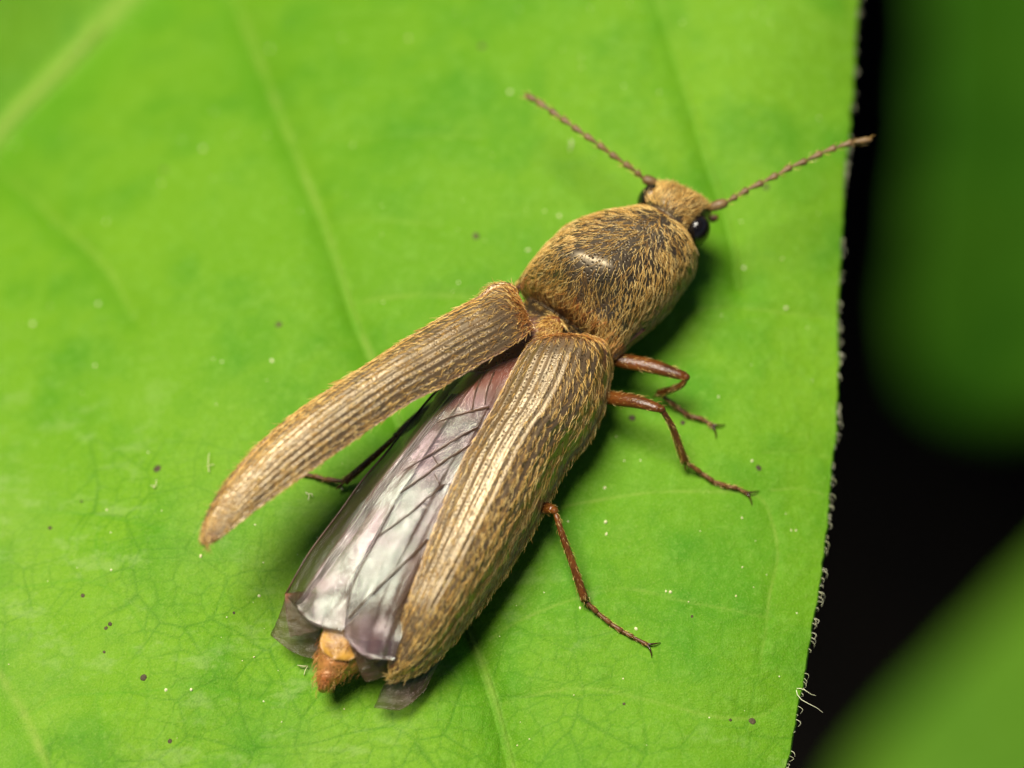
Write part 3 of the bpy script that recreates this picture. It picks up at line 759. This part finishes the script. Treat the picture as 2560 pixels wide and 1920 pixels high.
# wing cases -----------------------------------------------------------------
def elytron(inner, outer, bulge, prof_pow, label, seed, side, hair_n, flank):
    NU, NV = 120, 44
    I = crom([P(*q) for q in inner], NU); O = crom([P(*q) for q in outer], NU)
    t = np.linspace(0, 1, NU); bl = np.interp(t, *zip(*bulge))
    Ge = np.empty((NU, NV, 3)); a = np.linspace(0, 1, NV)
    for k in range(NU):
        w_ = O[k]-I[k]
        # cross section: short rise from the seam, broad flat crown, then a quarter round down to the outer edge
        h = .62*bl[k]; up = h*(1-np.clip(1-a/.46, 0, 1)**2)
        dn = 1-np.sqrt(np.clip(1-(np.clip(a-.42, 0, 1)/.60)**2, 0, 1))
        dn = dn/dn[-1]
        lip = .010*np.exp(-((a-.955)/.035)**2)-.007*np.exp(-((a-.90)/.03)**2)+.004*np.exp(-((a-.02)/.02)**2)
        Ge[k] = I[k]+(w_*np.array([1, 1, 0]))*a[:, None]+np.array([0, 0, 1.])*(up*(1-dn)+w_[2]*dn+lip*min(1, bl[k]/.03))[:, None]
        # the flank bows outwards over the edge
        ho = w_*np.array([1, 1, 0]); Ge[k] += norm(ho)*(flank*bl[k]*np.sin(math.pi*a**2.2))[:, None]
    Ge[..., 2] += .0012*vnoise(Ge[..., 0]*30, Ge[..., 1]*30, seed)
    # shallow rib relief along the case
    N, Tu, Tv = grid_normals(Ge)
    if N[NU//2, NV//2, 2] < 0: N = -N
    Ge = Ge+N*(.0022*np.cos(a*11*2*math.pi)*np.clip(a*(1-a)*8, 0, 1))[None, :, None]
    v, f = thick_grid(Ge, .010, N)
    U, V = np.meshgrid(t, a, indexing='ij')
    c = np.empty((NU, NV, 3)); c[:] = (.085, .050, .018)
    w = (.8*np.exp(-((V-.90)/.05)**2)+.75*np.exp(-(U/.035)**2)+.6*smooth((U-.93)/.07)+.5*np.exp(-(V/.03)**2))[..., None]; w = np.clip(w, 0, .9)
    c = c*(1-w)+np.array([.15, .038, .012])*w
    cc = np.concatenate([c.reshape(-1, 3), np.tile((.10, .03, .015), (NU*NV, 1))])
    uv = np.concatenate([np.stack([U.ravel(), V.ravel()], 1)]*2)
    o = mesh_obj('elytron', v, f, M['elytron'], beetle, uv=uv, colors=cc); o['label'] = label
    # hair: thin on the shiny ridge, dense on the flank and at the base
    def dens(u, vv):
        sh = np.exp(-((vv-side[0])/side[1])**2)*np.clip(1-u*.55, .3, 1)
        rowm = .6+.4*np.cos(vv*11*2*math.pi)
        return (1-.60*sh)*rowm*(.55+.75*smooth((u-.25)/.6)+1.3*np.exp(-(u/.05)**2))*(.75+.6*vv)
    p, nn, tu, tv, fu, fv = sample_grid(Ge, N, Tu, Tv, hair_n, dens)
    wob = vnoise(p[:, 0]*20, p[:, 1]*20, seed+3)
    d = tu*1.0+tv*(.10+.75*np.clip(fv-.45, 0, 1)+.5*wob*np.clip(fv+.1, 0, 1))[:, None]+rng.normal(0, .13, p.shape)
    hairs('elytron_hair', p, nn, d, .024*(.75+.35*fv)*rng.uniform(.6, 1.25, len(p)),   .0009, M['hair'], o, lift=.10, curl=.28)
    p, nn, tu, tv, fu, fv = sample_grid(Ge, N, Tu, Tv, 150, lambda u, vv: np.exp(-(u/.025)**2)*(.2+np.exp(-((vv-.45)/.3)**2)))
    hairs('elytron_hair', p, nn, tu+rng.normal(0, .3, p.shape), .026*rng.uniform(.7, 1.2, len(p)), .0010, M['rusthair'], o, lift=.18)
    # edge fringe
    e = np.linspace(3, NU-1, 330).astype(int); pe = Ge[e, -1]; ne = norm(N[e, -1]*.3+norm(O[e]-I[e]))
    hairs('elytron_hair', pe, ne, Tu[e, -1]+rng.normal(0, .2, pe.shape)+.3*ne, .026*rng.uniform(.6, 1.2, len(pe)), .0010, M['hair'], o, lift=.25)
    return o
elytron([(1352, 836, .255), (1319, 862, .262), (1285, 916, .265), (1250, 986, .268), (1204, 1067, .268), (1157, 1148, .267), (1111, 1252, .262), (1076, 1344, .252), (1042, 1436, .235), (1013, 1517, .215), (984, 1610, .170), (970, 1664, .140), (974, 1684, .125)],
        [(1512, 850, .215), (1530, 908, .165), (1527, 930, .150), (1514, 998, .130), (1494, 1050, .122), (1461, 1110, .115), (1432, 1140, .112), (1396, 1200, .108), (1371, 1250, .106), (1331, 1323, .104), (1284, 1398, .102), (1228, 1478, .100), (1160, 1565, .100), (1100, 1635, .100), (1040, 1680, .104), (990, 1692, .112), (976, 1688, .122)],
        [(0, .006), (.03, .045), (.10, .072), (.3, .080), (.6, .072), (.85, .045), (.95, .02), (1, .004)], .80,
        'closed ribbed brown wing case covering the abdomen', 11, (.30, .24), 4300, .10)
elytron([(1338, 822, .280), (1277, 868, .305), (1197, 914, .320), (1113, 965, .330), (1028, 1007, .338), (944, 1062, .344), (860, 1121, .350), (775, 1180, .354), (691, 1239, .356), (607, 1302, .356), (545, 1348, .354), (522, 1360, .352)],
        [(1292, 720, .300), (1262, 709, .290), (1227, 716, .275), (1197, 745, .262), (1134, 783, .258), (1041, 838, .262), (936, 906, .270), (839, 969, .280), (742, 1036, .292), (661, 1104, .305), (607, 1159, .318), (556, 1226, .335), (520, 1294, .352), (507, 1338, .366), (514, 1357, .378)],
        [(0, .006), (.04, .045), (.12, .064), (.35, .072), (.6, .064), (.85, .040), (.95, .018), (1, .003)], .80,
        'narrow brown wing case swung out from the body', 31, (.26, .22), 4000, .06)

# hind wings ------------------------------------------------------------------
def sheet(name, curves, mat, parent, nu=70, sub=8, th=.0022, wr=.004, seed=1, bow=0.0):
    """membrane lofted through lengthwise curves (photo px, height)"""
    C = [crom([P(*q) for q in c], nu) for c in curves]
    rows_ = []
    for i in range(nu):
        rows_.append(crom([c[i] for c in C], (len(C)-1)*sub+1))
    Gw = np.array(rows_)
    u = np.linspace(0, 1, nu)[:, None]; v_ = np.linspace(0, 1, Gw.shape[1])[None]
    Gw[..., 2] += wr*vnoise(u*9+v_*3, v_*30+u*4, seed)*np.clip(u*6, 0, 1)+wr*.5*vnoise(u*24, v_*18, seed+1)+bow*np.sin(math.pi*v_)*np.sin(math.pi*u)-wr*1.1*np.abs(vnoise(v_*19+u*2.5, u*3.0, seed+5))*np.clip(u*5, 0, 1)
    N, _, _ = grid_normals(Gw)
    if N[nu//2, Gw.shape[1]//2, 2] < 0: N = -N
    v, f = thick_grid(Gw, th, N)
    U, V = np.meshgrid(u[:, 0], v_[0], indexing='ij')
    o = mesh_obj(name, v, f, mat, parent, uv=np.concatenate([np.stack([U.ravel(), V.ravel()], 1)]*2))
    return o, Gw
def on_sheet(Gw, px, py, lift):
    """height of the membrane where the ray through a photo point meets it"""
    d = ray(px, py); best = None
    flat = Gw.reshape(-1, 3); rel = flat-CAM; tt = rel@d/(d@d); dist = np.linalg.norm(rel-tt[:, None]*d, axis=1)
    k = np.argsort(dist)[:4]; w = 1/(dist[k]+1e-4); z = (flat[k, 2]*w).sum()/w.sum()
    return P(px, py, z+lift)
def vein_tube(Gw, pts, r, parent, mat='vein', lift=.003, name='vein'):
    c = crom([on_sheet(Gw, *q, lift) for q in pts], 26)
    c = np.array([np.r_[x[:2], x[2]] for x in c])
    return mesh_obj(name, *tube_arrays(c, np.linspace(r*.62, r*.42, 26), 7), M[mat], parent)
# left wing: brown costal strip, pale leading veins, then the inner field
wl_, GL = sheet('hind_wing', [
    [(1150, 930, .20), (1100, 962, .19), (1024, 1053, .185), (965, 1129, .18), (902, 1201, .175), (851, 1273, .17), (775, 1374, .155), (741, 1431, .145), (712, 1486, .13)],
    [(1172, 930, .235), (1125, 985, .235), (1055, 1070, .24), (1000, 1145, .24), (945, 1215, .235), (890, 1295, .225), (820, 1390, .205), (780, 1448, .19), (735, 1512, .165)],
    [(1200, 930, .25), (1160, 1000, .26), (1090, 1090, .265), (1035, 1170, .265), (985, 1250, .258), (930, 1335, .245), (868, 1430, .225), (828, 1490, .21), (780, 1560, .19)],
    [(1260, 920, .25), (1230, 1000, .262), (1160, 1110, .266), (1105, 1200, .265), (1050, 1300, .258), (1000, 1390, .245), (940, 1480, .225), (900, 1530, .21), (850, 1580, .20)],
], M['wingleft'], beetle, seed=3, wr=.006)
wl_['label'] = 'brown glassy hind wing folded over the left of the abdomen'
for k_, (dx, r) in enumerate(((0, .0042), (7, .0030), (14, .0026), (-10, .0022))):
    vein_tube(GL, [(1130+dx, 985), (1062+dx, 1070), (1006+dx, 1145), (950+dx, 1218), (896+dx, 1297), (828+dx*.9, 1392), (788+dx*.8, 1450), (742+dx*.6, 1510)], r, wl_, 'costa' if k_ != 3 else 'vein', .002)
vein_tube(GL, [(1140, 938), (1085, 984), (1026, 1054), (967, 1130), (905, 1201), (853, 1274), (778, 1374), (744, 1430), (714, 1485)], .005, wl_, 'vein', .0)
# right wing: the silvery field with dark veins, half under the closed case
wr_, GR = sheet('hind_wing', [
    [(1215, 925, .262), (1165, 985, .276), (1105, 1070, .282), (1035, 1180, .284), (975, 1275, .28), (920, 1370, .268), (880, 1450, .252), (866, 1520, .236), (858, 1590, .215)],
    [(1270, 900, .250), (1225, 970, .270), (1165, 1080, .280), (1100, 1195, .283), (1040, 1300, .280), (985, 1410, .268), (945, 1500, .26), (925, 1570, .24), (912, 1640, .215)],
    [(1330, 880, .225), (1290, 970, .242), (1230, 1090, .250), (1165, 1220, .248), (1110, 1340, .240), (1060, 1450, .225), (1020, 1550, .200), (1000, 1600, .20), (985, 1650, .175)],
], M['wing'], beetle, seed=8, wr=.006)
wr_['label'] = 'silvery mauve hind wing with dark veins, half under the closed wing case'
for pts, r in (([(1222, 1018), (1180, 1028), (1130, 1042), (1092, 1056)], .0042), ([(1195, 1069), (1160, 1086), (1113, 1114), (1060, 1146), (1010, 1176)], .0040),
               ([(1180, 1110), (1150, 1128), (1104, 1157), (1060, 1190), (1000, 1232)], .0042), ([(1083, 1140), (1088, 1150), (1096, 1162)], .0032),
               ([(1124, 1210), (1104, 1216), (1060, 1252), (1028, 1280), (975, 1320), (940, 1345)], .0038), ([(1087, 1186), (1094, 1200), (1102, 1216)], .0032),
               ([(1068, 1348), (1030, 1388), (978, 1438), (930, 1484), (893, 1522), (872, 1545)], .0040), ([(1210, 930), (1190, 975), (1180, 1025)], .0036),
               ([(1235, 930), (1218, 975), (1212, 1010)], .0030), ([(985, 1262), (950, 1330), (915, 1395), (885, 1455), (868, 1520)], .0028),
               ([(1030, 1462), (1005, 1500), (980, 1540)], .0026), ([(1038, 1468), (1012, 1512), (990, 1545)], .0022)):
    vein_tube(GR, pts, r, wr_)
# folded tips of both wings, laid under the abdomen
def flap(curves, mat, parent, seed, name='wing_tip'):
    return sheet(name, curves, mat, parent, nu=24, sub=7, th=.002, wr=.006, seed=seed)[0]
flap([[(716, 1484, .13), (700, 1530, .10), (676, 1588, .075)], [(760, 1480, .12), (735, 1560, .09), (732, 1630, .065)], [(820, 1500, .11), (800, 1590, .085), (792, 1650, .06)]], M['wingdark'], wl_, 14)
flap([[(712, 1484, .14), (715, 1540, .13), (726, 1592, .12)], [(765, 1480, .17), (760, 1530, .15), (762, 1584, .135)], [(830, 1490, .20), (815, 1540, .19), (800, 1575, .17)]], M['wingdark'], wl_, 17)
flap([[(862, 1585, .20), (880, 1625, .18), (894, 1662, .16)], [(905, 1600, .20), (905, 1650, .175), (916, 1702, .14)], [(985, 1600, .17), (975, 1650, .15), (975, 1684, .115)]], M['wingdark'], wr_, 19)
flap([[(1000, 1640, .10), (962, 1710, .07), (934, 1768, .05)], [(1050, 1640, .095), (1015, 1720, .065), (1006, 1772, .045)], [(1120, 1615, .085), (1085, 1680, .06), (1062, 1726, .04)]], M['wingdark'], wr_, 23)

# antennae: a thick first joint, then ten joints each widening to its end ------
def antenna(px, zs, label):
    pts = [P(q[0], q[1], z) for q, z in zip(px, zs)]
    root_mesh = None
    for k in range(len(pts)-1):
        a, b = pts[k], pts[k+1]; L = np.linalg.norm(b-a); d = (b-a)/L
        if k == 0: s = np.array([-.08, .12, .35, .6, .82, .96, 1.02]); r = np.array([.0075, .009, .0125, .0135, .0125, .009, .005])
        elif k == len(pts)-2: s = np.array([0, .1, .4, .7, .9, 1.0]); r = np.array([.0035, .005, .0078, .0082, .006, .002])
        else: s = np.array([-.02, .08, .4, .75, .92, 1.02]); r = np.array([.0026, .0030, .0052, .0086, .0090, .0036])
        c = a+(b-a)*s[:, None]; c[:, 2] += .002*np.sin(s*3)
        m_ = M['antenna']
        if k == 0:
            root_mesh = mesh_obj('antenna', *tube_arrays(c, r, 10), m_, beetle); root_mesh['label'] = label
        else: mesh_obj('joint', *tube_arrays(c, r, 10), m_, root_mesh)
    # bristles
    n = 150; k = rng.integers(0, len(pts)-1, n); t = rng.random(n)[:, None]; A = np.array(pts)
    base = A[k]*(1-t)+A[k+1]*t; d = norm(A[k+1]-A[k]); q = rng.normal(0, 1, (n, 3)); q = norm(q-d*np.sum(q*d, 1, keepdims=True))
    hairs('antenna_hair', base+q*.0065, q, d+q*.5, .012*rng.uniform(.6, 1.3, n), .0005, M['hair'], root_mesh, lift=.5, droop=.1)
antenna([(1650, 464), (1607, 446), (1590, 430), (1560, 408), (1525, 384), (1495, 361), (1462, 338), (1432, 317), (1404, 296), (1375, 276), (1343, 254), (1312, 237)],
        [.205, .215, .22, .225, .23, .235, .235, .23, .225, .22, .21, .20], 'beaded antenna reaching away over the blade')
antenna([(1770, 521), (1818, 506), (1841, 491), (1870, 474), (1907, 456), (1944, 437), (1979, 417), (2017, 402), (2055, 382), (2090, 369), (2132, 356), (2181, 349)],
        [.205, .215, .22, .225, .23, .235, .24, .245, .25, .255, .26, .265], 'beaded antenna reaching past the leaf edge')

# legs -----------------------------------------------------------------------
def leg(fem, tib, tar, fr, tr, label, flat=.75):
    """fem/tib: photo px with height above the leaf; tar: px of the foot joints, lying on the leaf"""
    f3 = crom([onleaf(*q) for q in fem], 18); t3 = crom([onleaf(*q) for q in tib], 16)
    s = np.linspace(0, 1, 18); rf = fr*(.55+.45*np.sin(math.pi*np.clip(s*.95+.05, 0, 1))**.8)
    s2 = np.linspace(0, 1, 16); rt = tr*(.62+.38*s2); rt[0] *= .8
    ax = (0, 0, 1.)
    parts = [tube_arrays(f3, rf, 14, flat=(ax, flat)), tube_arrays(t3, rt, 12), ellipsoid((f3[-1]+t3[0])/2, (np.array([tr*.95, 0, 0]), np.array([0, tr*.95, 0]), np.array([0, 0, tr*.95])), 8, 10)]
    # spurs at the end of the shin
    e = t3[-1]; dt = norm(t3[-1]-t3[-3])
    for q in range(3):
        off = norm(rng.normal(0, 1, 3))*.35
        parts.append(tube_arrays(crom([e-dt*.004, e+(dt+off)*.012, e+(dt+off)*.024], 5), [.0028, .0024, .002, .0014, .0006], 6))
    v, f = join(parts)
    o = mesh_obj('leg', v, f, M['leg'], beetle); o['label'] = label
    T = [t3[-1]]+[onleaf(*q) for q in tar]
    parts = []
    for k in range(len(T)-1):
        a, b = T[k], T[k+1]; s = np.array([-.05, .1, .5, .85, 1.03]); r = np.array([.0046, .0048, .0056, .0072, .0044])*(1-.05*k)
        if k == len(T)-2: r = np.array([.0036, .0036, .0042, .0054, .0048])
        c = a+(b-a)*s[:, None]; parts.append(tube_arrays(c, r, 9))
        if k < len(T)-2:      # a pad below each joint
            q = b-np.array([0, 0, .006]); parts.append(tube_arrays([q, q+norm(b-a)*.008-np.array([0, 0, .005]), q+norm(b-a)*.012-np.array([0, 0, .008])], [.005, .0045, .0015], 7))
    v, f = join(parts)
    ts = mesh_obj('tarsus', v, f, M['tarsus'], o)
    d = norm(T[-1]-T[-2]); sd = norm(np.cross(d, [0, 0, 1.]))
    for sg in (-1, 1):
        c = crom([T[-1]-d*.003, T[-1]+d*.010+sd*sg*.007+np.array([0, 0, .003]), T[-1]+d*.019+sd*sg*.016-np.array([0, 0, .001]), T[-1]+d*.024+sd*sg*.022-np.array([0, 0, .006])], 9)
        mesh_obj('claw', *tube_arrays(c, np.linspace(.0036, .0007, 9), 7), M['claw'], o)
    # hair along the leg
    segs = [(f3, rf, 110, .011), (t3, rt, 120, .011), (np.array(T), np.full(len(T), .005), 60, .009)]
    P0, N0, D0, L0 = [], [], [], []
    for c, r, n, ln in segs:
        k = rng.integers(0, len(c)-1, n); t = rng.random(n)[:, None]
        base = c[k]*(1-t)+c[k+1]*t; d = norm(c[k+1]-c[k]); q = rng.normal(0, 1, (n, 3)); q[:, 2] += .3; q = norm(q-d*np.sum(q*d, 1, keepdims=True))
        rr = (np.asarray(r)[k]*.92)[:, None]
        P0.append(base+q*rr); N0.append(q); D0.append(d); L0.append(ln*rng.uniform(.6, 1.3, n))
    hairs('leg_hair', np.vstack(P0), np.vstack(N0), np.vstack(D0)+rng.normal(0, .12, (sum(len(x) for x in P0), 3)), np.concatenate(L0), .00045, M['hair'], o, lift=.35, droop=.2)
    return o
H = .010
leg([(1480, 872, .12), (1541, 898, .135), (1630, 916, .15), (1714, 941, .150)], [(1716, 945, .150), (1700, 965, .12), (1649, 984, .050)],
    [(1690, 1016, .022), (1720, 1038, .014), (1758, 1048, .012), (1782, 1064, .010)], .0195, .0108, 'reddish brown front leg bent back beside the leaf edge')
leg([(1470, 972, .10), (1517, 992, .13), (1590, 1004, .17), (1652, 1022, .185)], [(1656, 1026, .185), (1681, 1068, .14), (1696, 1110, .095), (1712, 1154, .045)],
    [(1753, 1182, .016), (1783, 1203, .011), (1817, 1215, .010), (1843, 1220, .010), (1868, 1233, .010)], .0185, .0108, 'reddish brown middle leg stretched towards the leaf edge')
leg([(1290, 1240, .08), (1335, 1262, .10), (1384, 1274, .150)], [(1388, 1280, .150), (1407, 1340, .125), (1432, 1410, .085), (1463, 1502, .030)],
    [(1494, 1532, .013), (1527, 1559, .011), (1556, 1578, .010), (1584, 1593, .010), (1619, 1612, .010)], .0175, .0110, 'long brown hind leg stretched out below the closed wing case')
leg([(1110, 1000, .09), (1050, 1040, .10), (992, 1088, .11)], [(990, 1091, .11), (925, 1150, .075), (862, 1204, .030)],
    [(813, 1198, .014), (785, 1190, .011), (755, 1184, .010), (730, 1182, .010), (700, 1176, .010)], .0140, .0100, 'brown leg showing between the spread wing case and the hind wing')
leg([(1235, 880, .09), (1190, 880, .12), (1150, 872, .13)], [(1148, 872, .13), (1120, 890, .08), (1090, 915, .035)],
    [(1060, 930, .014), (1035, 945, .011), (1010, 958, .010), (990, 968, .010), (970, 980, .010)], .0150, .0100, 'brown leg folded under the spread wing case')
leg([(1470, 690, .08), (1430, 680, .10), (1400, 660, .10)], [(1402, 660, .10), (1430, 650, .06), (1460, 655, .025)],
    [(1480, 640, .012), (1495, 630, .011), (1510, 620, .010), (1525, 612, .010), (1540, 606, .010)], .0160, .0100, 'brown front leg tucked under the neck shield')
